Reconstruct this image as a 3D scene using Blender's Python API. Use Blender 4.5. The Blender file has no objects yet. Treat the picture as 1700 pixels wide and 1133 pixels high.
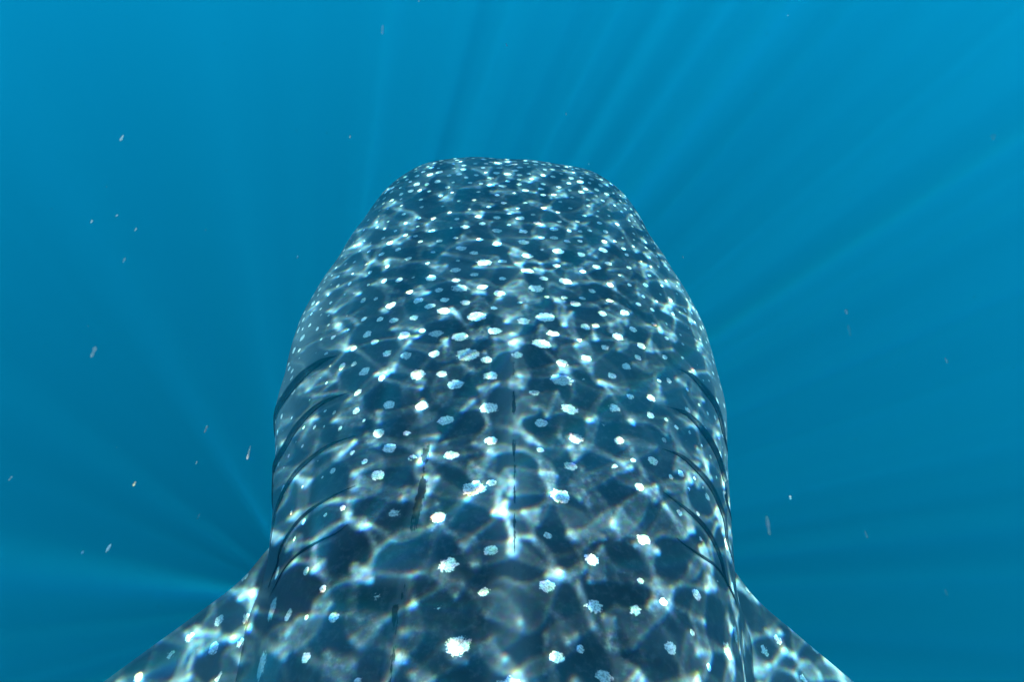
import bpy, math, random
import numpy as np

# ================================================================= camera, sky, sun, exposure
S = bpy.context.scene
COL = S.collection
CAM_LOC = (0.0, 0.0, 1.25)
PITCH_DEG = 42.0
cd = bpy.data.cameras.new('camera')
cam = bpy.data.objects.new('camera', cd)
COL.objects.link(cam)
cam.location = CAM_LOC
cam.rotation_euler = (math.radians(90.0 - PITCH_DEG), 0, 0)
cd.sensor_width = 36.0
cd.lens = 36.0 * 1214.0 / 1700.0
cd.clip_start = 0.02
cd.clip_end = 2000
S.camera = cam

SUN_FROM = np.array([0.275, -0.504, 0.934]); SUN_FROM /= np.linalg.norm(SUN_FROM)
ELEV = math.asin(SUN_FROM[2]); AZ = math.atan2(SUN_FROM[0], SUN_FROM[1])
w = bpy.data.worlds.new('World'); S.world = w
w.use_nodes = True
nt = w.node_tree; nt.nodes.clear()
sky = nt.nodes.new('ShaderNodeTexSky'); sky.sky_type = 'NISHITA'; sky.sun_disc = False
sky.sun_elevation = ELEV; sky.sun_rotation = AZ
bg = nt.nodes.new('ShaderNodeBackground'); bg.inputs['Strength'].default_value = 0.07
wo = nt.nodes.new('ShaderNodeOutputWorld')
nt.links.new(sky.outputs[0], bg.inputs[0]); nt.links.new(bg.outputs[0], wo.inputs[0])

sl = bpy.data.lights.new('sun', 'SUN'); sl.energy = 5.0; sl.angle = math.radians(0.25)
sl.color = (1.0, 0.98, 0.94)
sun = bpy.data.objects.new('sun', sl); COL.objects.link(sun)
from mathutils import Vector, Matrix
sun.rotation_euler = Vector(tuple(SUN_FROM)).to_track_quat('Z', 'Y').to_euler()
sun.location = (3, -5, 12)

S.view_settings.view_transform = 'Standard'; S.view_settings.look = 'None'
S.view_settings.exposure = 1.52; S.view_settings.gamma = 1.0
S.view_settings.use_curve_mapping = False
S.cycles.volume_bounces = 0
S.cycles.max_bounces = 8
S.cycles.transparent_max_bounces = 12
S.cycles.use_denoising = True
S.cycles.use_adaptive_sampling = False

CAUSTIC_SEED = 11
LAM0 = 0.105; LAMW = 0.42
SLOPE = 0.070; CDEPTH = 1.6; CBLUR = 0.002; BUNDLE = 0.02; SIDE_PATTERN = 0.10; CONTRAST = 1.5
DENS = 0.088; DIM_RANK = 20000
WATER = (0.004, 0.385, 0.72, 1)
RED_ABS = 0.17
SKIN_A = (0.007, 0.0095, 0.0145); SKIN_B = (0.030, 0.039, 0.050); SKIN_C = (0.12, 0.145, 0.165)
SPOT_A = (0.28, 0.34, 0.37); SPOT_B = (0.74, 0.79, 0.80)
# ================================================================= helpers
def new_obj(name, me, mat=None, parent=None, **props):
    o = bpy.data.objects.new(name, me); COL.objects.link(o)
    if mat: me.materials.append(mat)
    if parent: o.parent = parent
    for k, v in props.items(): o[k] = v
    return o
def mesh_np(name, V, Q, smooth=True):
    """mesh from an (n,3) vertex array and an (m,4) quad array (a repeated last index makes a triangle)"""
    V = np.asarray(V, np.float32); Q = np.asarray(Q, np.int32)
    tri = Q[:, 2] == Q[:, 3]
    cnt = np.where(tri, 3, 4).astype(np.int32)
    keep = np.ones_like(Q, bool); keep[tri, 3] = False
    loops = Q[keep]
    me = bpy.data.meshes.new(name)
    me.vertices.add(len(V)); me.vertices.foreach_set('co', V.ravel())
    me.loops.add(len(loops)); me.loops.foreach_set('vertex_index', loops)
    me.polygons.add(len(Q))
    me.polygons.foreach_set('loop_start', np.concatenate([[0], np.cumsum(cnt)[:-1]]).astype(np.int32))
    me.polygons.foreach_set('use_smooth', np.full(len(Q), smooth))
    me.update(calc_edges=True); me.validate()
    return me
def grid_quads(a, b, off=0, wrap=False):
    i, j = np.meshgrid(np.arange(a - 1), np.arange(b if wrap else b - 1), indexing='ij')
    j2 = (j + 1) % b
    return np.stack([off + i*b + j, off + (i+1)*b + j, off + (i+1)*b + j2, off + i*b + j2], -1).reshape(-1, 4)
def fattr(me, name, arr):
    a = me.attributes.new(name, 'FLOAT', 'POINT'); a.data.foreach_set('value', np.asarray(arr, np.float32))
class NT:
    def __init__(s, name):
        s.m = bpy.data.materials.new(name); s.m.use_nodes = True; s.t = s.m.node_tree; s.t.nodes.clear()
    def n(s, typ, **kw):
        x = s.t.nodes.new(typ)
        for k, v in kw.items():
            if hasattr(x, k): setattr(x, k, v)
            else: x.inputs[k.replace('_', ' ')].default_value = v
        return x
    def l(s, a, b): s.t.links.new(a, b)
    def math(s, op, a, b=None, c=None, clamp=False):
        x = s.t.nodes.new('ShaderNodeMath'); x.operation = op; x.use_clamp = clamp
        for i, v in enumerate((a, b, c)):
            if v is None: continue
            if isinstance(v, (int, float)): x.inputs[i].default_value = v
            else: s.l(v, x.inputs[i])
        return x.outputs[0]
    def mix(s, f, a, b, blend='MIX'):
        x = s.t.nodes.new('ShaderNodeMix'); x.data_type = 'RGBA'; x.blend_type = blend
        for i, v in ((0, f), (6, a), (7, b)):
            if isinstance(v, (int, float)): x.inputs[i].default_value = v
            elif isinstance(v, tuple): x.inputs[i].default_value = v + (1,) if len(v) == 3 else v
            else: s.l(v, x.inputs[i])
        return x.outputs[2]
    def ramp(s, v, a, b):
        x = s.t.nodes.new('ShaderNodeMapRange'); x.interpolation_type = 'SMOOTHSTEP'
        s.l(v, x.inputs[0]); x.inputs[1].default_value = a; x.inputs[2].default_value = b
        return x.outputs[0]
    def noise(s, vec, scale, detail=3.0, rough=0.55):
        x = s.t.nodes.new('ShaderNodeTexNoise'); x.inputs['Scale'].default_value = scale
        x.inputs['Detail'].default_value = detail; x.inputs['Roughness'].default_value = rough
        if vec is not None: s.l(vec, x.inputs['Vector'])
        return x.outputs['Fac']

# ================================================================= the sea: surface and body of water
ZS = 1.62                 # height of the sea surface; the camera is 37 cm below it
TILE = 6.0; NG = 1024
rng = np.random.default_rng(CAUSTIC_SEED)
def wave_field():
    """random ripples on the surface, and the light their refraction gathers 1.7 m further down (three colours)"""
    k1 = np.fft.fftfreq(NG, TILE / NG) * 2 * np.pi
    kx, ky = np.meshgrid(k1, k1, indexing='ij'); k = np.hypot(kx, ky); k[0, 0] = 1
    lam = 2 * np.pi / k
    # slope spectrum: main ripples of about 35 cm, a little swell, fine wavelets
    amp = (np.exp(-0.5 * (np.log(lam / LAM0) / LAMW) ** 2) + 0.35 * np.exp(-0.5 * (np.log(lam / 0.8) / 0.45) ** 2)
           + 0.10 * np.exp(-0.5 * (np.log(lam / 0.075) / 0.35) ** 2)) / k ** 2
    amp[0, 0] = 0
    ph = rng.normal(size=(NG, NG)) + 1j * rng.normal(size=(NG, NG))
    H = amp * ph
    h = np.fft.ifft2(H).real
    sx = np.fft.ifft2(1j * kx * H).real; sy = np.fft.ifft2(1j * ky * H).real
    f = SLOPE / math.sqrt((sx ** 2 + sy ** 2).mean())
    h *= f; H = H * f
    # twice finer rays by zero padding
    M = 2 * NG
    def up(A):
        B = np.zeros((M, M), complex); q = NG // 2
        B[:q, :q] = A[:q, :q]; B[:q, -q:] = A[:q, -q:]; B[-q:, :q] = A[-q:, :q]; B[-q:, -q:] = A[-q:, -q:]
        return np.fft.ifft2(B).real * 4
    ux, uy = up(1j * kx * H), up(1j * ky * H)
    g = np.arange(M) * (TILE / M)
    gx, gy = np.meshgrid(g, g, indexing='ij')
    out = []
    th = math.pi / 2 - ELEV
    hd = SUN_FROM[:2] / np.linalg.norm(SUN_FROM[:2])
    kern = np.exp(-0.5 * (k * CBLUR) ** 2); kern[0, 0] = 1
    for dn in (-0.003, 0.0, 0.0035):                     # red, green, blue bend a little differently
        n = 1.335 + dn
        dev = CDEPTH * (n - 1) / n
        disp = CDEPTH * math.tan(th) * dn / 1.335 * 1.2
        X = gx - ux * dev * 1.35 + hd[0] * disp; Y = gy - uy * dev * 1.35 + hd[1] * disp
        i = np.floor(X / TILE * NG).astype(np.int64) % NG; j = np.floor(Y / TILE * NG).astype(np.int64) % NG
        c = np.bincount((i * NG + j).ravel(), minlength=NG * NG).reshape(NG, NG) / 4.0
        c = np.fft.ifft2(np.fft.fft2(c) * kern).real
        c = np.maximum(c, 0) ** CONTRAST
        out.append(c / c.mean())
    return h, np.stack(out, -1)
WH, GAIN = wave_field()
# slide the painted light pattern so that no bright knot of light runs straight down through the camera
kq = np.fft.fftfreq(NG, TILE / NG) * 2 * np.pi
soft = np.fft.ifft2(np.fft.fft2(GAIN[..., 1]) * np.exp(-0.5 * (np.hypot(*np.meshgrid(kq, kq, indexing='ij')) * 0.07) ** 2)).real
ci_, cj_ = np.unravel_index(np.argsort(soft.ravel())[DIM_RANK], soft.shape)
aim = np.array(CAM_LOC[:2]) + SUN_FROM[:2] / SUN_FROM[2] * (ZS - CAM_LOC[2])
GAIN = np.roll(GAIN, (int(round(aim[0] / TILE * NG)) - ci_, int(round(aim[1] / TILE * NG)) - cj_), (0, 1))
lum = GAIN[..., 1]
print('caustic gain: min %.2f p10 %.2f median %.2f p90 %.2f p99 %.2f max %.1f' % (lum.min(), *np.percentile(lum, [10, 50, 90, 99]), lum.max()))
# broad bundles of brighter and dimmer light multiplied into the pattern by noise
def smooth_noise(x, y, seed, lam):
    r = np.random.default_rng(seed); v = 0
    for q in range(14):
        a = r.uniform(0, 2*np.pi); kk = 2*np.pi / (lam * r.uniform(0.6, 1.7))
        v = v + np.cos(kk * (np.cos(a) * x + np.sin(a) * y) + r.uniform(0, 6.28))
    return v / math.sqrt(7.0)
def surf(x, y, fine):
    u = (x / TILE * NG) % NG; v = (y / TILE * NG) % NG
    i = u.astype(int) % NG; j = v.astype(int) % NG
    g = GAIN[i, j].copy() if fine else 1 + SIDE_PATTERN * (GAINB[i, j][..., 1:2].repeat(3, -1) - 1); h = WH[i, j]
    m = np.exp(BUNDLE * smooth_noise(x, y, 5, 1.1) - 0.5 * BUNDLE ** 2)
    if fine:
        # full light pattern over the shark, faded beside it to keep rays faint
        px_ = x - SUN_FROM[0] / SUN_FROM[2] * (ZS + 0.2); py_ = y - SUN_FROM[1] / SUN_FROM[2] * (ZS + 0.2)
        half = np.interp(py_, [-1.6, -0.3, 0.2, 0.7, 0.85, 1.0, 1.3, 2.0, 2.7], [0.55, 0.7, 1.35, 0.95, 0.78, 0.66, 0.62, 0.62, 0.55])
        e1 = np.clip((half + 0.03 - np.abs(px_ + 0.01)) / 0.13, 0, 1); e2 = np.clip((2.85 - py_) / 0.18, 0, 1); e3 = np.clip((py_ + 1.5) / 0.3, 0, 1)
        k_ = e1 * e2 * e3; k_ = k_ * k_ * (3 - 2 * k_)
        g = 1 + (SIDE_PATTERN + (1 - SIDE_PATTERN) * k_)[..., None] * (g - 1)
        m = m * np.exp(0.2 * smooth_noise(x, y, 9, 0.42) - 0.05)   # brighter and dimmer patches of light painted by noise
    return g * m[..., None], h
kk1 = np.fft.fftfreq(NG, TILE / NG) * 2 * np.pi
KX, KY = np.meshgrid(kk1, kk1, indexing='ij')
GAINB = np.stack([np.maximum(np.fft.ifft2(np.fft.fft2(GAIN[..., c]) * np.exp(-0.5 * (np.hypot(KX, KY) * 0.08) ** 2)).real, 0) for c in range(3)], -1)
# fine patch over the shark, coarser sheet around it, plain sheet to the horizon
DX = TILE / NG; CELL = 12 * DX
fx0, fx1, fy0, fy1 = -14, 28, -36, 28                      # in coarse cells
R = 220
xs = np.arange(fx0 * 12, fx1 * 12 + 1) * DX; ys = np.arange(fy0 * 12, fy1 * 12 + 1) * DX
X, Y = np.meshgrid(xs, ys, indexing='ij')
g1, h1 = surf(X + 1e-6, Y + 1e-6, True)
V = [np.stack([X.ravel(), Y.ravel(), ZS + h1.ravel()], 1)]; Gn = [g1.reshape(-1, 3)]
Q = [grid_quads(len(xs), len(ys))]; off = X.size
cs = np.arange(-R, R + 1)
X, Y = np.meshgrid(cs * CELL, cs * CELL, indexing='ij')
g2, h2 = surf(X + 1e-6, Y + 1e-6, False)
V.append(np.stack([X.ravel(), Y.ravel(), ZS + h2.ravel()], 1)); Gn.append(g2.reshape(-1, 3))
q = grid_quads(len(cs), len(cs), off)
ci, cj = np.meshgrid(cs[:-1], cs[:-1], indexing='ij')
hole = ((ci >= fx0) & (ci < fx1) & (cj >= fy0) & (cj < fy1)).ravel()
Q.append(q[~hole]); off += X.size
a = R * CELL; b = 400.0
V.append(np.array([(-b, -b, ZS), (b, -b, ZS), (b, b, ZS), (-b, b, ZS), (-a, -a, ZS), (a, -a, ZS), (a, a, ZS), (-a, a, ZS)])); Gn.append(np.ones((8, 3)))
Q.append(np.array([[0, 1, 5, 4], [1, 2, 6, 5], [2, 3, 7, 6], [3, 0, 4, 7]]) + off)
me = mesh_np('sea_surface', np.concatenate(V), np.concatenate(Q))
ga = me.attributes.new('gathered_light', 'FLOAT_COLOR', 'POINT')
Gn = np.concatenate(Gn)
ga.data.foreach_set('color', np.concatenate([Gn, np.ones((len(Gn), 1))], 1).astype(np.float32).ravel())
M = NT('caustic_gobo_surface')
at = M.n('ShaderNodeAttribute', attribute_name='gathered_light')
tr = M.n('ShaderNodeBsdfTransparent')
M.l(at.outputs['Color'], tr.inputs[0])  # caustic light painted into the sheet's transparency, as a gobo for the sun
out = M.n('ShaderNodeOutputMaterial'); M.l(tr.outputs[0], out.inputs[0])
new_obj('sea_surface', me, M.m, kind='structure')

bx, by0, by1, bz0, bz1 = 60, -60, 60, -45, ZS - 0.06
vs = [(x, y, z) for z in (bz0, bz1) for x, y in ((-bx, by0), (bx, by0), (bx, by1), (-bx, by1))]
me = bpy.data.meshes.new('haze')
me.from_pydata(vs, [], [(3, 2, 1, 0), (4, 5, 6, 7), (0, 1, 5, 4), (1, 2, 6, 5), (2, 3, 7, 6), (3, 0, 4, 7)])
M = NT('blue_water')
pv = M.n('ShaderNodeVolumePrincipled')
pv.inputs['Color'].default_value = WATER
pv.inputs['Density'].default_value = DENS
pv.inputs['Anisotropy'].default_value = 0.2
out = M.n('ShaderNodeOutputMaterial'); ab = M.n('ShaderNodeVolumeAbsorption'); ab.inputs['Density'].default_value = RED_ABS
ab.inputs['Color'].default_value = (0.0, 1.0, 1.0, 1)          # sea water swallows red first
ad = M.n('ShaderNodeAddShader'); M.l(pv.outputs[0], ad.inputs[0]); M.l(ab.outputs[0], ad.inputs[1])
M.l(ad.outputs[0], out.inputs['Volume'])
new_obj('haze', me, M.m, kind='stuff')
# ---------------------------------------------------------------- shark shape (metres, nose towards +Y, back upwards)
YN = 2.66            # tip of the snout
LEN = 7.2
ROLL = math.radians(3.5)
def hermite(xs, ys):
    xs = np.array(xs, float); ys = np.array(ys, float)
    h = np.diff(xs); d = np.diff(ys) / h
    m = np.zeros_like(xs)
    m[1:-1] = np.where(d[:-1] * d[1:] > 0, 2 * d[:-1] * d[1:] / np.where(np.abs(d[:-1] + d[1:]) < 1e-9, 1, d[:-1] + d[1:]), 0)
    m[0] = d[0]; m[-1] = d[-1]
    def f(x):
        x = np.clip(np.asarray(x, float), xs[0], xs[-1])
        i = np.clip(np.searchsorted(xs, x) - 1, 0, len(h) - 1)
        t = (x - xs[i]) / h[i]
        return ((2*t**3 - 3*t**2 + 1) * ys[i] + (t**3 - 2*t**2 + t) * h[i] * m[i]
                + (-2*t**3 + 3*t**2) * ys[i+1] + (t**3 - t**2) * h[i] * m[i+1])
    return f
# distance behind the snout -> values
W_T = [0.0, 0.15, 0.35, 0.6, 0.9, 1.2, 1.5, 1.8, 2.1, 2.5, 3.2, 4.2, 5.2, 6.2, 6.8]
W_V = [0.555, 0.515, 0.535, 0.600, 0.664, 0.655, 0.600, 0.545, 0.510, 0.500, 0.48, 0.42, 0.26, 0.12, 0.07]
f_w = hermite(W_T, W_V)
f_top = hermite([0, 0.3, 0.7, 1.2, 1.8, 2.4, 3.2, 4.2, 5.2, 6.2, 6.8], [-0.135, -0.053, -0.042, -0.010, 0.0, 0.0, 0.01, -0.05, -0.14, -0.22, -0.25])
f_mid = hermite([0, 0.3, 0.8, 1.5, 2.2, 3.2, 4.2, 5.2, 6.2, 6.8], [-0.374, -0.374, -0.37, -0.38, -0.39, -0.40, -0.38, -0.35, -0.32, -0.31])
f_bot = hermite([0, 0.5, 1.2, 2.0, 3.2, 4.2, 5.2, 6.2, 6.8], [-0.60, -0.70, -0.78, -0.82, -0.82, -0.70, -0.52, -0.40, -0.37])
f_n = hermite([0, 0.4, 1.0, 2.0, 3.0, 4.5, 6.8], [3.25, 2.75, 2.13, 2.2, 2.2, 2.0, 2.0])
def close(t, L, m):
    q = np.clip(1 - np.asarray(t) / L, 0, 1)
    return np.maximum(1 - q ** m, 0) ** (1.0 / m)
def body_point(t, th):
    """t metres behind the snout, th angle from the right flank (0) over the back (pi/2) to the left flank (pi)"""
    n = f_n(t)
    cw = close(t, 0.438, 2.88); cz = close(t, 0.163, 2.15)
    w = f_w(t) * cw
    zm = f_mid(t)
    up = (f_top(t) - zm) * cz
    dn = (zm - f_bot(t)) * cz
    c = np.cos(th); s = np.sin(th)
    e = 2.0 / n
    x = w * np.sign(c) * np.abs(c) ** e
    hz = np.where(s >= 0, up, dn)
    z = zm + hz * np.sign(s) * np.abs(s) ** e
    return x, YN - t + 0 * x, z
SPOTS = [(-252,2032,-60,12.1),(-175,2015,-50,10.3),(-107,2030,-46,12.1),(-46,2030,-44,12.1),(30,2036,-44,13.8),(84,2015,-45,10.3),(156,2101,-50,8.9),(-147,1965,-47,13.5),(-92,1988,-44,11.9),(-190,1961,-51,8.4),(-45,1952,-42,13.5),(38,1956,-42,13.5),(138,1984,-47,13.0),(187,1986,-51,9.6),(224,1996,-56,8.6),(257,2013,-61,8.7),(296,2072,-69,9.9),(362,2099,-87,10.8),(313,2028,-72,10.5),(-334,1954,-76,10.1),(-301,1937,-67,8.4),(-281,1900,-62,9.9),(-382,1925,-89,13.4),(-400,1866,-92,11.5),(-348,1870,-76,11.5),(-235,1822,-50,9.7),(-308,1801,-63,13.5),(-247,1763,-49,10.1),(-221,1887,-51,13.2),(-153,1841,-41,14.6),(-113,1818,-37,11.2),(-45,1872,-38,14.7),(38,1891,-39,14.8),(49,1816,-34,14.5),(97,1927,-42,9.4),(135,1933,-45,11.7),(177,1919,-48,10.0),(219,1935,-53,10.1),(146,1860,-42,14.7),(218,1856,-49,13.1),(303,1967,-69,12.0),(340,1984,-78,8.6),(294,1910,-65,15.1),(366,1950,-85,10.3),(404,1988,-99,8.7),(372,1919,-85,10.2),(-80,1765,-31,18.3),(-163,1723,-34,14.0),(-27,1774,-30,11.1),(47,1732,-28,15.0),(136,1780,-36,12.7),(158,1698,-32,17.0),(215,1765,-44,11.1),(262,1803,-54,12.9),(302,1839,-64,12.5),(370,1847,-82,9.9),(451,1902,-114,9.5),(419,1910,-101,6.8),(436,1837,-105,11.6),(-486,1809,-126,9.8),(-425,1782,-98,9.6),(-370,1784,-79,9.0),(-421,1717,-94,10.0),(-371,1713,-76,10.9),(-324,1698,-62,12.4),(-282,1696,-52,7.7),(-230,1683,-41,16.8),(-159,1669,-30,10.6),(-107,1700,-28,10.8),(-26,1683,-23,9.2),(-145,1629,-26,19.4),(-82,1637,-22,11.4),(-34,1608,-18,16.3),(71,1646,-22,18.1),(100,1610,-21,7.5),(294,1719,-55,13.2),(356,1742,-73,10.2),(411,1769,-92,13.0),(234,1669,-40,12.3),(202,1622,-32,9.0),(-424,1639,-92,12.8),(-384,1627,-76,9.1),(-464,1698,-112,8.8),(-496,1715,-130,9.5),(-334,1578,-57,15.4),(-257,1578,-39,14.1),(-203,1620,-32,11.9),(-222,1547,-31,13.1),(-184,1522,-24,14.4),(-127,1557,-19,13.1),(-184,1572,-26,11.7),(-286,1627,-48,10.5),(-94,1494,-14,20.4),(32,1488,-11,15.6),(94,1517,-15,23.0),(180,1591,-27,14.9),(149,1614,-25,9.0),(322,1585,-55,15.0),(255,1564,-38,12.4),(370,1646,-72,12.3),(413,1646,-88,11.8),(489,1679,-125,11.1),(491,1751,-128,11.4),(459,1751,-111,9.1),(283,1633,-48,10.7),(-407,1545,-81,11.2),(-466,1595,-109,10.6),(-496,1643,-127,8.6),(-356,1520,-62,12.2),(-316,1501,-49,12.9),(-261,1501,-36,12.9),(-384,1467,-70,15.7),(-448,1520,-99,9.4),(-357,1425,-60,12.6),(-280,1429,-38,16.7),(-414,1423,-82,11.8),(-234,1444,-29,9.8),(-196,1429,-23,16.1),(-136,1412,-15,17.9),(-45,1436,-10,15.3),(110,1450,-14,14.0),(79,1402,-10,18.7),(201,1494,-25,14.3),(232,1507,-31,11.5),(181,1436,-21,9.8),(249,1421,-32,13.4),(290,1475,-42,15.8),(355,1461,-60,14.4),(338,1522,-56,11.7),(440,1532,-95,9.6),(493,1541,-123,8.5),(494,1583,-124,7.7),(453,1604,-103,7.7),(-112,1343,-11,24.0),(-195,1349,-21,13.4),(130,1339,-13,16.1),(196,1373,-21,15.0),(257,1318,-32,14.8),(300,1362,-43,15.1),(338,1408,-54,11.2),(-265,1345,-34,15.6),(-315,1366,-47,13.6),(-171,1278,-16,11.7),(-230,1278,-26,18.3),(-63,1322,-8,13.2),(-52,1263,-6,15.5),(124,1274,-11,23.5),(183,1291,-18,10.6),(419,1358,-86,11.2),(422,1446,-85,10.1),(389,1343,-73,8.3),(-435,1364,-93,13.8),(-402,1358,-78,9.6),(-368,1318,-65,16.1),(-318,1278,-49,11.8),(-136,1238,-11,17.9),(210,1320,-23,9.4),(-580,1562,-189,5.7),(-643,1627,-277,5.3),(-592,1503,-204,5.6),(-562,1482,-173,5.5),(-647,1564,-294,4.7),(-534,1475,-150,6.6),(-494,1354,-128,4.6),(-470,1322,-115,6.1),(-525,1337,-152,5.2),(-626,1454,-256,4.5),(-474,1387,-113,6.3),(-524,1377,-148,6.3),(-554,1331,-180,5.2),(-580,1326,-211,5.9),(-511,1291,-147,4.1),(-428,1207,-98,6.8),(-456,1226,-114,5.9),(-368,1186,-69,11.4),(-289,1186,-41,14.2),(-213,1177,-22,15.0),(-342,1148,-60,7.5),(-563,1276,-201,6.2),(-511,1209,-159,6.0),(-476,1188,-132,6.8),(-448,1173,-113,4.8),(-587,1265,-240,4.2),(-400,1144,-87,9.4),(-303,1102,-46,14.6),(-239,1097,-28,10.9),(-153,1125,-12,16.4),(-53,1158,-4,17.6),(-420,1131,-99,5.6),(-499,1146,-156,5.8),(-539,1150,-200,6.3),(-578,1169,-260,7.1),(-525,1177,-177,4.9),(-356,1058,-69,9.9),(-272,1055,-37,14.3),(-220,1026,-23,13.1),(-46,1055,-2,13.2),(-132,1020,-8,13.9),(-445,1074,-119,4.6),(-398,1026,-92,9.9),(-422,1020,-108,4.5),(-323,1024,-55,8.8),(-289,984,-44,14.7),(-548,1127,-218,4.3),(-473,1022,-149,5.5),(-80,929,-3,20.0),(-43,940,-1,10.0),(-355,915,-75,9.3),(-244,883,-31,14.8),(-391,911,-96,6.8),(-492,971,-178,7.2),(528,1482,-146,6.7),(564,1517,-175,5.7),(472,1352,-114,6.3),(582,1576,-191,6.6),(608,1557,-221,5.9),(642,1637,-275,5.4),(607,1463,-225,6.4),(594,1608,-204,6.0),(54,1215,-5,10.5),(139,1177,-11,17.9),(252,1209,-31,16.4),(299,1257,-43,11.8),(354,1268,-61,13.0),(68,1118,-4,13.7),(343,1207,-59,11.7),(218,1146,-23,10.3),(150,1087,-11,18.1),(63,1037,-3,7.9),(500,1318,-135,7.4),(528,1312,-158,7.4),(559,1324,-186,8.6),(411,1196,-90,8.8),(451,1202,-113,7.0),(384,1209,-76,7.9),(252,1102,-31,14.7),(430,1165,-103,4.9),(484,1184,-139,6.0),(509,1169,-163,7.0),(129,1001,-8,13.0),(233,1024,-26,10.6),(326,1060,-56,12.8),(397,1053,-90,11.1),(365,1030,-74,9.1),(435,1060,-114,7.5),(282,976,-41,12.2),(101,915,-4,18.3),(465,1028,-141,11.2),(457,1047,-132,5.6),(576,1255,-225,5.3),(562,1263,-203,4.6),(585,1244,-244,4.2),(411,1018,-101,6.4),(371,938,-82,10.5),(516,1116,-178,5.9),(552,1142,-221,4.0),(278,1049,-39,7.2),(-447,921,-138,8.1),(-227,803,-28,8.6),(-125,755,-7,17.8),(-42,782,-1,13.2),(-257,705,-39,14.0),(-138,671,-10,12.5),(-53,696,-1,11.5),(-96,596,-4,20.6),(-410,791,-119,10.1),(-462,890,-157,6.7),(-429,709,-145,14.7),(-331,673,-74,11.6),(-386,686,-109,8.3),(-363,736,-90,9.7),(-372,608,-104,12.5),(-267,547,-46,11.8),(-235,642,-33,11.2),(71,818,-2,8.6),(159,780,-13,15.0),(273,843,-41,14.0),(256,749,-38,9.7),(66,711,-2,13.9),(158,682,-13,17.3),(237,686,-33,14.0),(298,715,-55,9.6),(380,755,-100,13.8),(445,816,-149,7.9),(350,667,-85,8.3),(296,623,-57,13.7),(79,577,-3,12.9),(122,596,-8,8.7),(163,551,-15,15.0),(375,610,-105,9.3),(418,898,-117,8.1),(421,959,-113,9.7)]
CURVES = {'L1': [(-459,1417,-104),(-499,1421,-127),(-548,1415,-164),(-583,1398,-201),(-615,1379,-250),(-639,1375,-317)],'L2': [(-398,1257,-80),(-450,1259,-108),(-500,1249,-144),(-543,1223,-189),(-569,1190,-235),(-603,1196,-324),(-589,1131,-317)],'L3': [(-352,1106,-65),(-411,1106,-95),(-452,1097,-123),(-498,1079,-166),(-532,1047,-216),(-551,1013,-263),(-550,986,-276)],'L4': [(-333,963,-62),(-383,953,-88),(-431,944,-122),(-465,932,-154),(-493,911,-191),(-507,894,-217),(-502,866,-215)],'L5': [(-335,869,-67),(-355,854,-78),(-392,848,-101),(-439,841,-140),(-473,827,-179)],'R1': [(453,1417,-100),(493,1417,-123),(528,1400,-149),(565,1381,-183),(584,1343,-211),(589,1307,-229)],'R2': [(393,1253,-78),(442,1259,-103),(482,1249,-129),(522,1223,-167),(544,1186,-199),(548,1133,-217),(540,1081,-218)],'R3': [(355,1104,-66),(401,1106,-89),(443,1093,-116),(482,1072,-150),(504,1034,-180),(514,997,-201),(510,953,-206)],'R4': [(335,976,-63),(368,961,-80),(409,950,-105),(445,932,-135),(466,900,-160),(473,866,-172),(470,839,-173)],'R5': [(351,869,-75),(368,860,-85),(402,854,-108),(439,852,-139),(461,843,-162)],'crease': [(4,1354,-7),(4,1234,-4),(4,1116,-2),(4,1011,-1),(4,900,0),(6,801,0),(8,717,0)],'scarA': [(-189,1137,-17),(-187,1083,-17),(-189,1016,-17),(-190,950,-17),(-193,890,-18),(-196,843,-19)],'scarB': [(-203,738,-22),(-204,698,-23)],'scarC': [(-213,682,-26),(-210,623,-26),(-209,570,-26),(-208,537,-26)]}
FIN_SPOTS = [(-538,578,-428,13.6),(-610,845,-444,17.0),(-677,846,-459,17.0),(-733,812,-471,15.3),(-714,781,-467,13.6),(-773,762,-480,13.6),(-734,737,-472,18.7),(-607,770,-443,13.6),(-667,769,-457,18.7),(-574,753,-436,11.9),(-569,826,-435,13.6),(-640,708,-451,13.6),(-584,701,-438,13.6),(-827,726,-492,17.0),(643,794,-451,17.0),(686,840,-461,15.3),(581,766,-438,13.6),(640,968,-451,10.2),(726,757,-470,13.6),(573,891,-436,10.2),(563,808,-434,11.9)]
# ================================================================= the whale shark: skin
SP = np.array([(x, y, z, r) for x, y, z, r in SPOTS], float) / 1000.0
def body_nrm(t, th):
    e = 1e-3
    p = np.stack(body_point(t, th), -1)
    a = np.stack(body_point(t + e, th), -1) - p
    b = np.stack(body_point(t, th + e), -1) - p
    n = np.cross(b, a); n /= np.maximum(np.linalg.norm(n, axis=-1, keepdims=True), 1e-12)
    return n
def to_param(p):
    """(t, th) of a point on the body"""
    t = YN - p[1]
    ths = np.linspace(-0.6, math.pi + 0.6, 3000)
    x, y, z = body_point(np.full_like(ths, t), ths)
    return t, ths[np.argmin((x - p[0]) ** 2 + (z - p[2]) ** 2)]
ts = np.concatenate([0.5 * np.linspace(0.02, 1, 170) ** 2, np.arange(0.505, 2.6, 0.005), np.linspace(2.65, 6.8, 80)])
ths = np.concatenate([np.linspace(-0.62, math.pi + 0.62, 400), np.linspace(math.pi + 0.62, 2 * math.pi - 0.62, 52)[1:-1]])
T, TH = np.meshgrid(ts, ths, indexing='ij')
P = np.stack(body_point(T, TH), -1); Nn = body_nrm(T, TH)
if Nn[300, 200, 2] < 0: Nn = -Nn
FLIP = -1.0 if body_nrm(np.array([1.0]), np.array([math.pi / 2]))[0, 2] < 0 else 1.0
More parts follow.
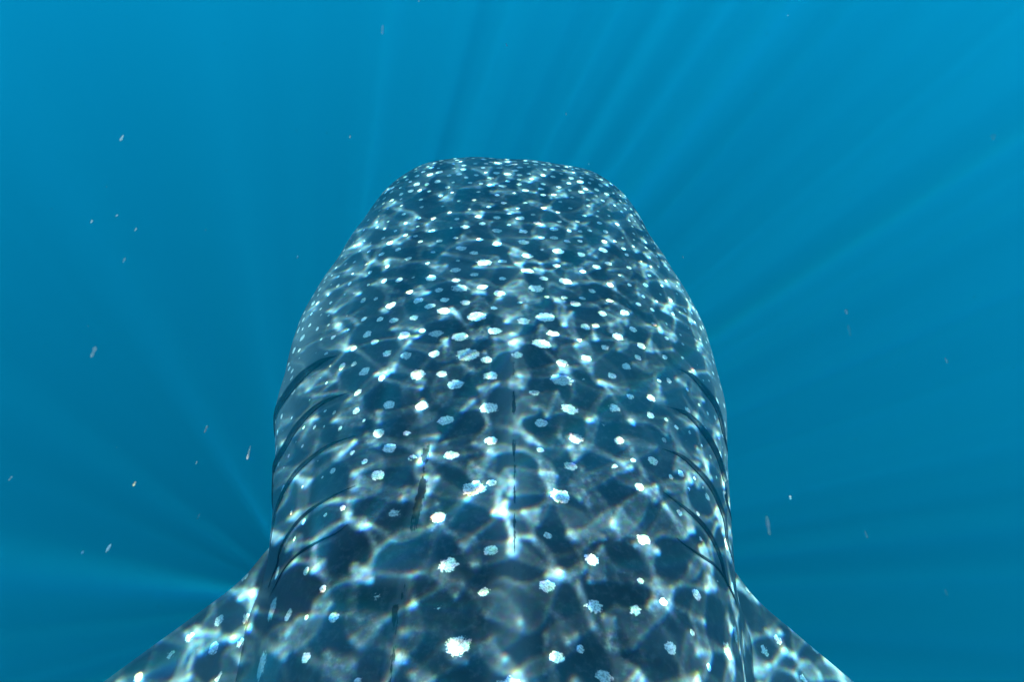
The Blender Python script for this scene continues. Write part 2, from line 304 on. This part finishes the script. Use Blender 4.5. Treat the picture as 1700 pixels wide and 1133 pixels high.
# gill slits as curves on the skin, continued down the flank
slits = []
for key in ('L1', 'L2', 'L3', 'L4', 'L5', 'R1', 'R2', 'R3', 'R4', 'R5'):
    pts = [to_param(np.array(p) / 1000.0) for p in CURVES[key]]
    t1, h1_ = pts[-1]
    sgn = 1 if key[0] == 'L' else -1
    ext = {'1': .16, '2': .16, '3': .18, '4': .22, '5': .18}[key[1]]
    pts += [(t1 + 0.02, h1_ + sgn * ext * 0.5), (t1 + 0.03, h1_ + sgn * ext)]
    tp = np.array([p[0] for p in pts]); hp = np.array([p[1] for p in pts])
    s = np.concatenate([[0], np.cumsum(np.hypot(np.diff(tp), np.diff(hp) * 0.5))]); s /= s[-1]
    g = np.linspace(0, 1, 60)
    tt, hh = hermite(s, tp)(g), hermite(s, hp)(g)
    kern = np.array([1, 2, 3, 2, 1]) / 9.0
    for _ in range(2):
        tt[2:-2] = np.convolve(tt, kern, 'valid'); hh[2:-2] = np.convolve(hh, kern, 'valid')
    width = {'L1': .026, 'L2': .0175, 'L3': .011, 'L4': .007, 'L5': .005, 'R1': .020, 'R2': .019, 'R3': .0145, 'R4': .0105, 'R5': .005}[key]
    slits.append((key, tt, hh, width))
# relief: gill flaps lifted in front of each slit and tucked in behind it, low undulation of the flesh
def undulation(p):
    return 0.0012 * smooth_noise(p[..., 0], p[..., 1], 3, 0.25) + 0.0025 * smooth_noise(p[..., 0] + p[..., 2], p[..., 1], 4, 0.6)
D = undulation(P)
mid = P[..., 0] * np.where(P[..., 2] > -0.3, 1, 9)
D += (0.006 * np.exp(-(mid / 0.05) ** 2) - 0.006 * np.exp(-(mid / 0.007) ** 2)) * np.clip((T - 1.0) / 0.4, 0, 1)
D -= 0.010 * np.exp(-((np.abs(P[..., 0]) - 0.2) / 0.09) ** 2) * np.clip((T - 1.0) / 0.5, 0, 1) * (P[..., 2] > -0.3)
# the flank swells out into the root of each pectoral fin
root = np.clip((T - 1.60) / 0.25, 0, 1) * np.clip((2.75 - T) / 0.4, 0, 1)
D += 0.078 * root * root * (3 - 2 * root) * np.exp(-((P[..., 2] + 0.47) / 0.10) ** 2) * (np.abs(P[..., 0]) > 0.25)
LIT_LIP = np.zeros(T.shape)
for key, tt, hh, wd in slits:
    lift = wd * 0.30
    sg = (TH > math.pi / 2) if key[0] == 'L' else (TH <= math.pi / 2)
    m = sg & (T > tt.min() - 0.12) & (T < tt.max() + 0.1)
    # at each angle, where the slit crosses
    o = np.argsort(hh); lo, hi = hh.min(), hh.max()
    tc = np.interp(TH[m], hh[o], tt[o])
    prof = np.clip((TH[m] - lo) / 0.12, 0, 1) * np.clip((hi - TH[m]) / 0.35, 0, 1) if key[0] == 'L' else np.clip((TH[m] - lo) / 0.35, 0, 1) * np.clip((hi - TH[m]) / 0.12, 0, 1)
    d = T[m] - tc                                           # >0 behind the slit
    LIT_LIP[m] = np.maximum(LIT_LIP[m], 0.40 * prof * np.exp(-((d - wd * 1.05 - 0.004) / 0.005) ** 2))  # bright line painted where the raised lip would catch light
    D[m] += prof * np.where(d < 0.0025, lift * np.exp(-(np.minimum(d, 0) / 0.045) ** 2), -0.35 * lift * np.exp(-(d / 0.02) ** 2))
P = P + Nn * D[..., None]
nT, nH = T.shape
bodyV = P.reshape(-1, 3)
tip = np.array([[0, YN, float(f_mid(0.0))]]); tail_end = P[-1].mean(0, keepdims=True)
V = [bodyV, tip, tail_end]
Q = [grid_quads(nT, nH, 0, True)]
k = np.arange(nH); k2 = (k + 1) % nH; c0 = nT * nH
Q.append(np.stack([k, k2, np.full(nH, c0), np.full(nH, c0)], 1))
b0 = (nT - 1) * nH
Q.append(np.stack([b0 + k2, b0 + k, np.full(nH, c0 + 1), np.full(nH, c0 + 1)], 1))
off = c0 + 2
# fins: leading edge, trailing edge, thickness, as lofts rooted inside the trunk
def fin(lead, trail, thick, upv, ns=120, nc=90):
    lead = np.array(lead, float); trail = np.array(trail, float)
    def curve(A, n):
        s = np.concatenate([[0], np.cumsum(np.linalg.norm(np.diff(A, axis=0), axis=1))]); s /= s[-1]
        g = np.linspace(0, 1, n)
        return np.stack([hermite(s, A[:, c])(g) for c in range(3)], 1)
    Lc, Tc = curve(lead, ns), curve(trail, ns)
    a = np.linspace(0, 2 * np.pi, nc, endpoint=False)
    xc = 0.5 * (1 - np.cos(a))                              # 0 leading .. 1 trailing
    yt = 5 * (0.2969 * np.sqrt(xc) - 0.126 * xc - 0.3516 * xc**2 + 0.2843 * xc**3 - 0.1036 * xc**4)
    yt = yt * np.where(a < np.pi, 1, -1)
    th_ = thick * (1 - 0.8 * np.linspace(0, 1, ns)) * np.sqrt(np.clip((1.0001 - np.linspace(0, 1, ns)) * 12, 0, 1))
    up = np.array(upv, float); up /= np.linalg.norm(up)
    Pn = Lc[:, None] * (1 - xc)[None, :, None] + Tc[:, None] * xc[None, :, None] + (yt[None, :] * th_[:, None])[..., None] * up
    return Pn
fins = []
for sgn in (-1, 1):
    zl = lambda x: -0.43 - 0.22 * (x - 0.5)
    lead = [(0.30, 1.30), (0.50, 1.17), (0.597, 1.05), (0.648, 0.962), (0.745, 0.87), (0.86, 0.77), (1.02, 0.62), (1.2, 0.38), (1.33, 0.10), (1.36, -0.02)]
    trail = [(0.30, 0.30), (0.5, 0.30), (0.62, 0.29), (0.75, 0.27), (0.88, 0.22), (1.0, 0.15), (1.15, 0.06), (1.25, 0.0), (1.33, -0.03), (1.36, -0.04)]
    fins.append(fin([(sgn * x, y, zl(x)) for x, y in lead], [(sgn * x, y, zl(x) - 0.02) for x, y in trail], 0.085, (sgn * 0.2, 0, 1), 150, 110))
yd = YN - 3.3
fins.append(fin([(0, yd + 0.05, -0.15), (0, yd - 0.05, 0.02), (0, yd - 0.25, 0.28), (0, yd - 0.45, 0.5), (0, yd - 0.55, 0.56)],
                [(0, yd - 0.70, -0.15), (0, yd - 0.70, 0.0), (0, yd - 0.58, 0.15), (0, yd - 0.58, 0.45), (0, yd - 0.60, 0.56)], 0.07, (1, 0, 0), 40, 30))
yd = YN - 4.8
fins.append(fin([(0, yd, -0.2), (0, yd - 0.1, -0.05), (0, yd - 0.3, 0.13)], [(0, yd - 0.35, -0.25), (0, yd - 0.34, -0.1), (0, yd - 0.36, 0.12)], 0.03, (1, 0, 0), 20, 20))
yd = YN - 6.35
fins.append(fin([(0, yd, -0.3), (0, yd - 0.35, 0.1), (0, yd - 0.85, 0.75)], [(0, yd - 0.42, -0.3), (0, yd - 0.55, 0.05), (0, yd - 0.95, 0.72)], 0.06, (1, 0, 0), 30, 24))
fins.append(fin([(0, yd, -0.28), (0, yd - 0.3, -0.45), (0, yd - 0.55, -0.75)], [(0, yd - 0.42, -0.3), (0, yd - 0.45, -0.42), (0, yd - 0.62, -0.75)], 0.05, (1, 0, 0), 30, 24))
fin_info = []
for Fp in fins:
    ns, nc = Fp.shape[:2]
    V.append(Fp.reshape(-1, 3)); Q.append(grid_quads(ns, nc, off, True)); fin_info.append((off, ns, nc)); off += ns * nc
V = np.concatenate(V); Q = np.concatenate(Q)

# ---- the pattern of pale spots: the big ones where the animal carries them, small ones filled in between
r2 = np.random.default_rng(8)
hand = SP.copy()
def spacing(t, x):
    """distance between spots: fine on the snout and on the flanks, wide on the back"""
    s = np.interp(t, [0, 0.15, 0.35, 0.5, 0.8, 1.3, 2.0], [0.029, 0.031, 0.035, 0.041, 0.050, 0.064, 0.11])
    f = np.interp(abs(x), [0.0, 0.3, 0.5, 0.6], [1.0, 0.95, 0.75, 0.62])
    return s * f
flat = P.reshape(-1, 3); Tf = T.ravel(); THf = TH.ravel()
area_w = np.linalg.norm(np.cross(np.gradient(P, axis=0), np.gradient(P, axis=1)), axis=-1).ravel()
sel = np.where((Tf < 6.5) & (THf > -0.62) & (THf < math.pi + 0.62))[0]
pick = sel[np.searchsorted(np.cumsum(area_w[sel]), r2.uniform(0, area_w[sel].sum(), 60000))]
cellh = {}
def hcell(q): return tuple(np.floor(q / 0.14).astype(int))
allsp = []
def add_spot(q, r, br, hs):
    allsp.append((q[0], q[1], q[2], r, br)); cellh.setdefault(hcell(q), []).append((q, r, hs))
for x, y, z, r in hand:
    add_spot(np.array([x, y, z]), r * np.interp(YN - y, [0.4, 1.2, 2.0], [0.78, 0.90, 0.85]), r2.uniform(0.3, 1.05), True)
def free(q, sp):
    c = hcell(q)
    for dx in (-1, 0, 1):
        for dy in (-1, 0, 1):
            for dz in (-1, 0, 1):
                for p, r, hs in cellh.get((c[0]+dx, c[1]+dy, c[2]+dz), ()):
                    if (p[0]-q[0])**2 + (p[1]-q[1])**2 + (p[2]-q[2])**2 < sp * sp: return False
    return True
for i in pick:
    q = flat[i]; t = Tf[i]; sp = spacing(t, q[0]) * r2.uniform(0.9, 1.15)
    if t > 1.5 and q[2] < -0.22: continue
    known = 0.45 < t < 2.1 and q[2] > -0.2
    if free(q, sp * (1.1 if known else 1.0)):
        r = sp * r2.uniform(0.17, 0.31) * (0.62 if known else 1.0)
        add_spot(q, r, r2.uniform(0.1, 0.95), False)
for x, y, z, r in FIN_SPOTS:
    o_, ns, nc = fin_info[0 if x < 0 else 1]
    FV = V[o_:o_ + ns * nc]
    near2 = np.argsort((FV[:, 0] - x / 1000) ** 2 + (FV[:, 1] - y / 1000) ** 2)[:12]
    q = FV[near2[np.argmax(FV[near2, 2])]]                       # on the upper side of the fin
    if min((q[0]-s[0])**2 + (q[1]-s[1])**2 for s in allsp[-25:]) < 0.05**2: continue
    allsp.append((q[0], q[1], q[2], r / 1000 * 0.8, r2.uniform(0.6, 1.0)))
for fi in (0, 1):
    o_, ns, nc = fin_info[fi]
    FV = V[o_:o_ + ns * nc].reshape(ns, nc, 3)
    for _ in range(500):
        q = FV[r2.integers(20, ns - 10), r2.integers(3, nc // 2 - 3)]
        if all((q[0]-s[0])**2 + (q[1]-s[1])**2 + (q[2]-s[2])**2 > 0.085**2 for s in allsp[-160:]):
            allsp.append((q[0], q[1], q[2], r2.uniform(0.006, 0.013), r2.uniform(0.4, 0.9)))
allsp = np.array(allsp)
print('spots', len(allsp), 'of which placed by hand', len(hand))
field = np.full(len(V), 3.0); bright = np.zeros(len(V))
order = np.argsort(V[:, 1]); ysrt = V[order, 1]; Vs = V[order]
fs = field[order]; bs = bright[order]
for x, y, z, r, br in allsp:
    R_ = r * 2.6
    a0, a1 = np.searchsorted(ysrt, [y - R_, y + R_])
    if a1 <= a0: continue
    d = Vs[a0:a1] - (x, y, z)
    el = r2.uniform(0.92, 1.12) * np.interp(abs(x), [0.12, 0.42], [1.28, 0.86])
    dd = np.sqrt((d[:, 0] / el) ** 2 + d[:, 1] ** 2 + (d[:, 2] / el) ** 2) / r
    cur = fs[a0:a1]; m = dd < cur
    cur[m] = dd[m]; bs[a0:a1][m] = br
field[order] = fs; bright[order] = bs
# ---- broken dark line along the midline crease, and the scratch scars left of it
def near_curve(pts, wd):
    f = np.full(len(V), 4.0)
    pts = np.array(pts, float) / 1000.0
    m = (V[:, 1] > pts[:, 1].min() - 0.05) & (V[:, 1] < pts[:, 1].max() + 0.05) & (V[:, 2] > -0.2)
    X_ = V[m]; best = np.full(len(X_), 9.0)
    for p, q in zip(pts[:-1], pts[1:]):
        d = q - p; u = np.clip(((X_ - p) @ d) / (d @ d), 0, 1)
        best = np.minimum(best, np.linalg.norm((X_ - p - u[:, None] * d)[:, :2], axis=1))
    f[m] = np.minimum(best / wd, 4)
    return f
scar = near_curve(CURVES['crease'], 0.0042)
for kx_, wd in (('scarA', 0.0075), ('scarB', 0.0045), ('scarC', 0.0055)):
    scar = np.minimum(scar, near_curve(CURVES[kx_], wd))
pale = np.zeros(len(V)); pale[:LIT_LIP.size] = LIT_LIP.ravel()
for fi in (0, 1):
    o_, ns, nc = fin_info[fi]
    xc = 0.5 * (1 - np.cos(np.linspace(0, 2 * np.pi, nc, endpoint=False)))
    pale[o_:o_ + ns * nc] = np.tile(np.clip(1 - xc / 0.05, 0, 1) * 0.8 + 0.22, ns)  # leading edge painted paler for the caustic light along it
me = mesh_np('body', V, Q)
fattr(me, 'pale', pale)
fattr(me, 'spot', field); fattr(me, 'spot_bright', bright); fattr(me, 'scar', scar)
# how far up the animal a point is: the belly is white
fattr(me, 'belly', np.clip((-0.5 - V[:, 2]) / 0.15, 0, 1))

M = NT('whale_shark_skin')
tc = M.n('ShaderNodeTexCoord').outputs['Object']
A = lambda nm: M.n('ShaderNodeAttribute', attribute_name=nm).outputs['Fac']
edge = M.math('ADD', M.math('MULTIPLY', M.noise(tc, 85, 2, 0.6), 0.68), M.math('MULTIPLY', M.noise(tc, 240, 2, 0.6), 0.32))
f = M.math('ADD', A('spot'), M.math('MULTIPLY', M.math('SUBTRACT', edge, 0.5), 1.45))
mask = M.ramp(f, 1.12, 0.88)
fleck = M.ramp(M.noise(tc, 260, 3, 0.7), 0.36, 0.60)
mask = M.math('MULTIPLY', mask, M.math('MULTIPLY_ADD', fleck, 0.6, 0.4))
broad = M.noise(tc, 4.0, 4, 0.6); fine = M.noise(tc, 60, 4, 0.65); grain = M.noise(tc, 700, 2, 0.6)
skin = M.mix(M.ramp(broad, 0.3, 0.7), SKIN_A, SKIN_B)
skin = M.mix(M.math('MULTIPLY', M.ramp(fine, 0.45, 0.75), 0.26), skin, SKIN_C)
# paler, greyer flanks
sx_ = M.n('ShaderNodeSeparateXYZ'); M.l(tc, sx_.inputs[0])
flank = M.math('MULTIPLY', M.ramp(M.math('ABSOLUTE', sx_.outputs[0]), 0.30, 0.62), M.ramp(sx_.outputs[2], -0.42, -0.34))
skin = M.mix(M.math('MULTIPLY', flank, 0.48), skin, SKIN_C)
skin = M.mix(A('pale'), skin, (0.17, 0.20, 0.22))  # lit slit lips and fin edges, painted into the skin colour
# faint pale bars between the rows of spots
mp = M.n('ShaderNodeMapping'); mp.inputs['Scale'].default_value = (2.2, 9.0, 2.2); M.l(tc, mp.inputs['Vector'])
bars = M.ramp(M.noise(mp.outputs[0], 1.0, 2, 0.5), 0.55, 0.72)
skin = M.mix(M.math('MULTIPLY', bars, 0.25), skin, SKIN_C)
spotc = M.mix(A('spot_bright'), SPOT_A, SPOT_B)
# a paler stripe along the midline and pale healed skin round the scratches
mid_ = M.ramp(M.math('ADD', M.math('ABSOLUTE', sx_.outputs[0]), M.math('MULTIPLY', M.math('SUBTRACT', fine, 0.5), 0.05)), 0.055, 0.0)
mid_ = M.math('MULTIPLY', mid_, M.ramp(sx_.outputs[1], 2.15, 1.55))
skin = M.mix(M.math('MULTIPLY', mid_, 0.50), skin, SKIN_C)
heal = M.ramp(M.math('ADD', A('scar'), M.math('MULTIPLY', M.math('SUBTRACT', fine, 0.5), 3.0)), 3.4, 1.8)
skin = M.mix(M.math('MULTIPLY', heal, 0.22), skin, SKIN_C)
col = M.mix(mask, skin, spotc)
ms = M.n('ShaderNodeMapping'); ms.inputs['Scale'].default_value = (1.0, 0.10, 1.0); M.l(tc, ms.inputs['Vector'])
strand = M.noise(ms.outputs[0], 260, 3, 0.65)                 # torn lengthwise
gap = M.noise(tc, 14, 3, 0.7)                                 # comes and goes along the line
sc = M.math('ADD', A('scar'), M.math('MULTIPLY', M.math('SUBTRACT', strand, 0.47), 3.0))
sc = M.math('ADD', sc, M.math('MULTIPLY', M.math('SUBTRACT', gap, 0.42), 6.0))
scm = M.ramp(sc, 1.1, 0.75)
col = M.mix(M.math('MULTIPLY', scm, 0.92), col, (0.004, 0.005, 0.006))
col = M.mix(A('belly'), col, (0.55, 0.58, 0.58))
bs_ = M.n('ShaderNodeBsdfPrincipled')
M.l(col, bs_.inputs['Base Color'])
bs_.inputs['Roughness'].default_value = 0.55
bs_.inputs['Specular IOR Level'].default_value = 0.12
bmp = M.n('ShaderNodeBump'); bmp.inputs['Strength'].default_value = 0.35; bmp.inputs['Distance'].default_value = 0.003
hgt = M.math('ADD', M.math('MULTIPLY', fine, 0.7), M.math('MULTIPLY', grain, 0.25))
hgt = M.math('SUBTRACT', hgt, M.math('MULTIPLY', scm, 0.5))
M.l(hgt, bmp.inputs['Height']); M.l(bmp.outputs[0], bs_.inputs['Normal'])
out = M.n('ShaderNodeOutputMaterial'); M.l(bs_.outputs[0], out.inputs[0])
SKIN = M.m

shark = bpy.data.objects.new('whale_shark', None); COL.objects.link(shark)
shark['label'] = 'huge dark whale shark with white spots seen from above swimming away'
shark['category'] = 'whale shark'
shark.rotation_euler = (0, ROLL, 0)
shark.empty_display_size = 0.3
bo = new_obj('body', me, SKIN, shark)

# ---- gill slits: near-black strips painting the shade inside each opening, five on either side
M = NT('gill_shade')
tc = M.n('ShaderNodeTexCoord').outputs['Object']
b_ = M.n('ShaderNodeBsdfPrincipled'); b_.inputs['Roughness'].default_value = 0.6; b_.inputs['Specular IOR Level'].default_value = 0.1
M.l(M.mix(M.noise(tc, 60, 3), (0.0015, 0.002, 0.003), (0.004, 0.005, 0.007)), b_.inputs['Base Color'])
out = M.n('ShaderNodeOutputMaterial'); M.l(b_.outputs[0], out.inputs[0])
GILL = M.m
for key, tt, hh, wd in slits:
    g = np.linspace(0, 1, len(tt))
    ws = wd * np.power(np.clip(np.minimum(g / 0.33, 1), 0, 1), 1.3) * np.power(np.clip(np.minimum((1 - g) / 0.55, 1), 0, 1), 1.0) + 0.0012
    c = np.stack(body_point(tt, hh), -1); n = body_nrm(tt, hh) * FLIP
    c = c + n * undulation(c)[:, None]
    tan = np.gradient(c, axis=0); tan /= np.linalg.norm(tan, axis=1, keepdims=True)
    side = np.cross(tan, n); side /= np.linalg.norm(side, axis=1, keepdims=True)
    side *= np.where(side[:, 1:2] > 0, -1, 1)               # towards the tail
    prof = np.clip(g / 0.12, 0, 1) * np.clip((1 - g) / 0.4, 0, 1)
    lift = (wd * 0.30 * prof)[:, None]
    ring = []
    for sv, nv in ((-0.25, 0.6), (-0.1, 1.15), (0.25, 1.1), (0.6, 0.8), (0.95, 0.35), (0.75, -0.6), (0.0, -0.6)):
        ring.append(c + side * (sv * ws)[:, None] + n * (lift * nv + 0.002))
    Rg = np.stack(ring, 1); nr = Rg.shape[1]; L_ = len(g)
    Vg = np.concatenate([Rg.reshape(-1, 3), Rg[0].mean(0, keepdims=True), Rg[-1].mean(0, keepdims=True)])
    Qg = [grid_quads(L_, nr, 0, True)]
    k = np.arange(nr); k2 = (k + 1) % nr
    Qg.append(np.stack([k, k2, np.full(nr, L_ * nr), np.full(nr, L_ * nr)], 1))
    Qg.append(np.stack([(L_-1)*nr + k2, (L_-1)*nr + k, np.full(nr, L_ * nr + 1), np.full(nr, L_ * nr + 1)], 1))
    new_obj('gill_slit', mesh_np('gill_slit', Vg, np.concatenate(Qg)), GILL, shark)
FLECKS = [
(-0.3766, 0.5962, 0.5671, 0.407, 0.611, 0.679, 0.0126, 0.00371, 0.9, 'bright white plankton fleck left of the gill slits, leaning right'),
(-0.4316, 0.6315, 0.4569, 0.342, 0.629, 0.698, 0.00659, 0.00247, 0.6, 'tiny pale fleck just below the bright white one left of the gills'),
(-0.4415, 0.4426, 0.546, 0.545, 0.561, 0.623, 0.0145, 0.00461, 0.45, 'pale slanted plankton fleck above the left pectoral fin, far out'),
(-0.4699, 0.4395, 0.5426, 0.5, 0.579, 0.644, 0.00659, 0.00329, 0.25, 'dim fleck beside the pale slanted one above the left fin'),
(-0.4294, 0.5497, 0.7397, 0.423, 0.606, 0.674, 0.01606, 0.00556, 0.25, 'broad faint plankton smear at the left, level with the first gill slit'),
(-0.288, 0.5127, 0.6239, 0.242, 0.649, 0.721, 0.01977, 0.00461, 0.28, 'long faint upright streak close to the left gill slits'),
(-0.3855, 0.5242, 0.4872, 0.375, 0.62, 0.689, 0.01038, 0.00371, 0.25, 'faint grey fleck between the long streak and the left fin'),
(-0.4648, 0.551, 0.5169, 0.469, 0.591, 0.656, 0.00815, 0.00371, 0.3, 'small dim fleck midway between left edge and gill slits'),
(-0.6175, 0.5555, 0.5219, 0.643, 0.513, 0.569, 0.00964, 0.00371, 0.3, 'faint fleck at the extreme left edge of the water'),
(-0.4804, 0.8363, 0.8337, 0.53, 0.567, 0.63, 0.01112, 0.00445, 0.5, 'pale leaning plankton fleck high in the open water at left'),
(-0.575, 0.8526, 0.7024, 0.5, 0.579, 0.644, 0.00659, 0.00412, 0.5, 'small greenish fleck, lower left of a pair in the left water'),
(-0.5404, 0.8581, 0.7085, 0.766, 0.43, 0.478, 0.00577, 0.00247, 0.6, 'small white fleck, right one of a pair in the left water'),
(-0.5148, 0.8454, 0.6944, 0.5, 0.579, 0.644, 0.00741, 0.00329, 0.45, 'dim fleck just under the pair in the left water'),
(-0.4774, 0.7356, 0.7219, 0.423, 0.606, 0.674, 0.0089, 0.00371, 0.2, 'very faint fleck below the pair in the left water'),
(-0.1417, 0.8227, 0.9681, 0.105, 0.665, 0.739, 0.01318, 0.00527, 0.3, 'broad pale speck near the top edge, left of the snout'),
(-0.0082, 1.1161, 0.8456, -0.342, 0.629, 0.698, 0.00634, 0.00272, 0.95, 'tiny brilliant white fleck high above the middle of the snout'),
(0.0815, 1.0463, 0.7681, -0.174, 0.659, 0.732, 0.00634, 0.00272, 0.7, 'tiny white fleck in the water just above the snout, to its right'),
(-0.2437, 1.0233, 0.7426, 0.174, 0.659, 0.732, 0.00544, 0.00272, 0.6, 'tiny pale fleck left of the snout tip, at its height'),
(-0.3226, 0.902, 0.6079, 0.407, 0.611, 0.679, 0.00544, 0.00272, 0.6, 'tiny pale fleck beside the left side of the head'),
(0.4114, 0.6929, 0.6745, -0.259, 0.646, 0.718, 0.00815, 0.00519, 0.55, 'small warm white fleck in the open water right of the head'),
(0.3921, 0.6399, 0.6903, -0.242, 0.649, 0.721, 0.0168, 0.0056, 0.2, 'faint brownish smear under the warm white fleck at right'),
(0.5345, 0.6527, 0.6299, -0.5, 0.579, 0.644, 0.0089, 0.00445, 0.4, 'pale fleck at the far right, level with the first gill slit'),
(0.2451, 0.4019, 0.6503, -0.139, 0.663, 0.736, 0.02306, 0.0075, 0.16, 'large blurred smear close to the right gill slits'),
(0.3875, 0.4528, 0.5573, -0.342, 0.629, 0.698, 0.0112, 0.00329, 0.3, 'slim pale fleck in the water above the right pectoral fin'),
(0.3425, 0.5396, 0.5043, -0.174, 0.659, 0.732, 0.00667, 0.00371, 0.3, 'small dim fleck right of the last gill slits'),
(0.2573, 0.902, 0.6079, -0.342, 0.629, 0.698, 0.00544, 0.00272, 0.6, 'tiny pale fleck beside the right side of the head'),
(0.5923, 0.8372, 0.8348, 0.0, 0.669, 0.743, 0.01038, 0.00741, 0.2, 'round faint speck high up at the far right edge'),
(0.5048, 0.4356, 0.4635, -0.423, 0.606, 0.674, 0.0112, 0.0042, 0.18, 'very faint slim fleck low in the water at far right')]
# ================================================================= plankton drifting in the water
def fleck_mat(name, op, c):
    M = NT(name)
    tc = M.n('ShaderNodeTexCoord').outputs['Object']
    b = M.n('ShaderNodeBsdfPrincipled'); b.inputs['Roughness'].default_value = 0.7
    M.l(M.mix(M.noise(tc, 400, 2), c, tuple(min(1, q * 1.25) for q in c)), b.inputs['Base Color'])
    t = M.n('ShaderNodeBsdfTransparent'); mx = M.n('ShaderNodeMixShader')
    lw = M.n('ShaderNodeLayerWeight', Blend=0.5)              # jelly: thinner towards the rim
    f = M.math('MULTIPLY', M.math('SUBTRACT', 1.0, lw.outputs['Facing']), op * 0.42, clamp=True)
    M.l(f, mx.inputs[0]); M.l(t.outputs[0], mx.inputs[1]); M.l(b.outputs[0], mx.inputs[2])
    out = M.n('ShaderNodeOutputMaterial'); M.l(mx.outputs[0], out.inputs[0])
    return M.m
def fleck_mesh(name, seed, nl=10, nc=10):
    r = np.random.default_rng(seed)
    a = np.linspace(0, 2*np.pi, nc, endpoint=False); ph = r.uniform(0, 6.28, 4); bend = r.uniform(-0.35, 0.35)
    V = [(0, 0, -0.5)]
    for s in np.linspace(-0.46, 0.46, nl):
        rad = 0.5 * math.sqrt(max(1 - (2*s)**2, 0)) * (1 + 0.22 * math.sin(7*s + ph[0]) + 0.15 * math.sin(13*s + ph[1]))
        for q in a:
            k = rad * (1 + 0.2 * math.sin(2*q + ph[2]) + 0.12 * math.sin(3*q + ph[3] + 4*s))
            V.append((k*math.cos(q) + bend * (0.25 - s*s), k*math.sin(q), s))
    V.append((0, 0, 0.5)); n = len(V)
    Q = [np.array([[0, 1 + (j+1) % nc, 1 + j, 1 + j] for j in range(nc)])]
    Q.append(grid_quads(nl, nc, 1, True))
    b = 1 + (nl-1) * nc
    Q.append(np.array([[n-1, b + j, b + (j+1) % nc, b + (j+1) % nc] for j in range(nc)]))
    return mesh_np(name, np.array(V, float), np.concatenate(Q))
mats = {}
for i, (x, y, z, ax, ay, az, ln, wd, op, lab) in enumerate(FLECKS):
    key = round(op, 2)
    if key not in mats: mats[key] = fleck_mat('plankton_%d' % round(op * 100), op, (0.2, 0.22, 0.21))
    o = new_obj('plankton_fleck', fleck_mesh('plankton_fleck', 100 + i), mats[key])
    axv = Vector((ax, ay, az)).normalized()
    o.rotation_euler = axv.to_track_quat('Z', 'X').to_euler()
    o.location = (x, y, z); o.scale = (wd * 0.8, wd * 0.8, ln * 0.85)
    o['label'] = lab; o['category'] = 'plankton'; o['group'] = 'plankton flecks drifting in the water'
# finer marine snow, all through the water round the camera
rs = np.random.default_rng(21)
Vs_, Qs_ = [], []
tet = np.array([(0, 0, 1), (0.9, 0, -0.4), (-0.5, 0.8, -0.4), (-0.5, -0.8, -0.4), (0.1, 0.1, -1.1)])
tq = np.array([(0, 1, 2, 2), (0, 2, 3, 3), (0, 3, 1, 1), (4, 2, 1, 1), (4, 3, 2, 2), (4, 1, 3, 3)])
n = 0
while n < 1500:
    p = np.array([rs.uniform(-3, 3), rs.uniform(0.2, 4.2), rs.uniform(-2.2, ZS - 0.1)])
    dist = np.linalg.norm(p - CAM_LOC)
    if dist < 0.5: continue
    s = rs.lognormal(-7.4, 0.45)
    Vs_.append(tet * s * rs.uniform(0.6, 1.5, (1, 3)) + p); Qs_.append(tq + 5 * n); n += 1
new_obj('marine_snow', mesh_np('marine_snow', np.concatenate(Vs_), np.concatenate(Qs_), False), fleck_mat('marine_snow', 0.4, (0.3, 0.38, 0.36)), kind='stuff')
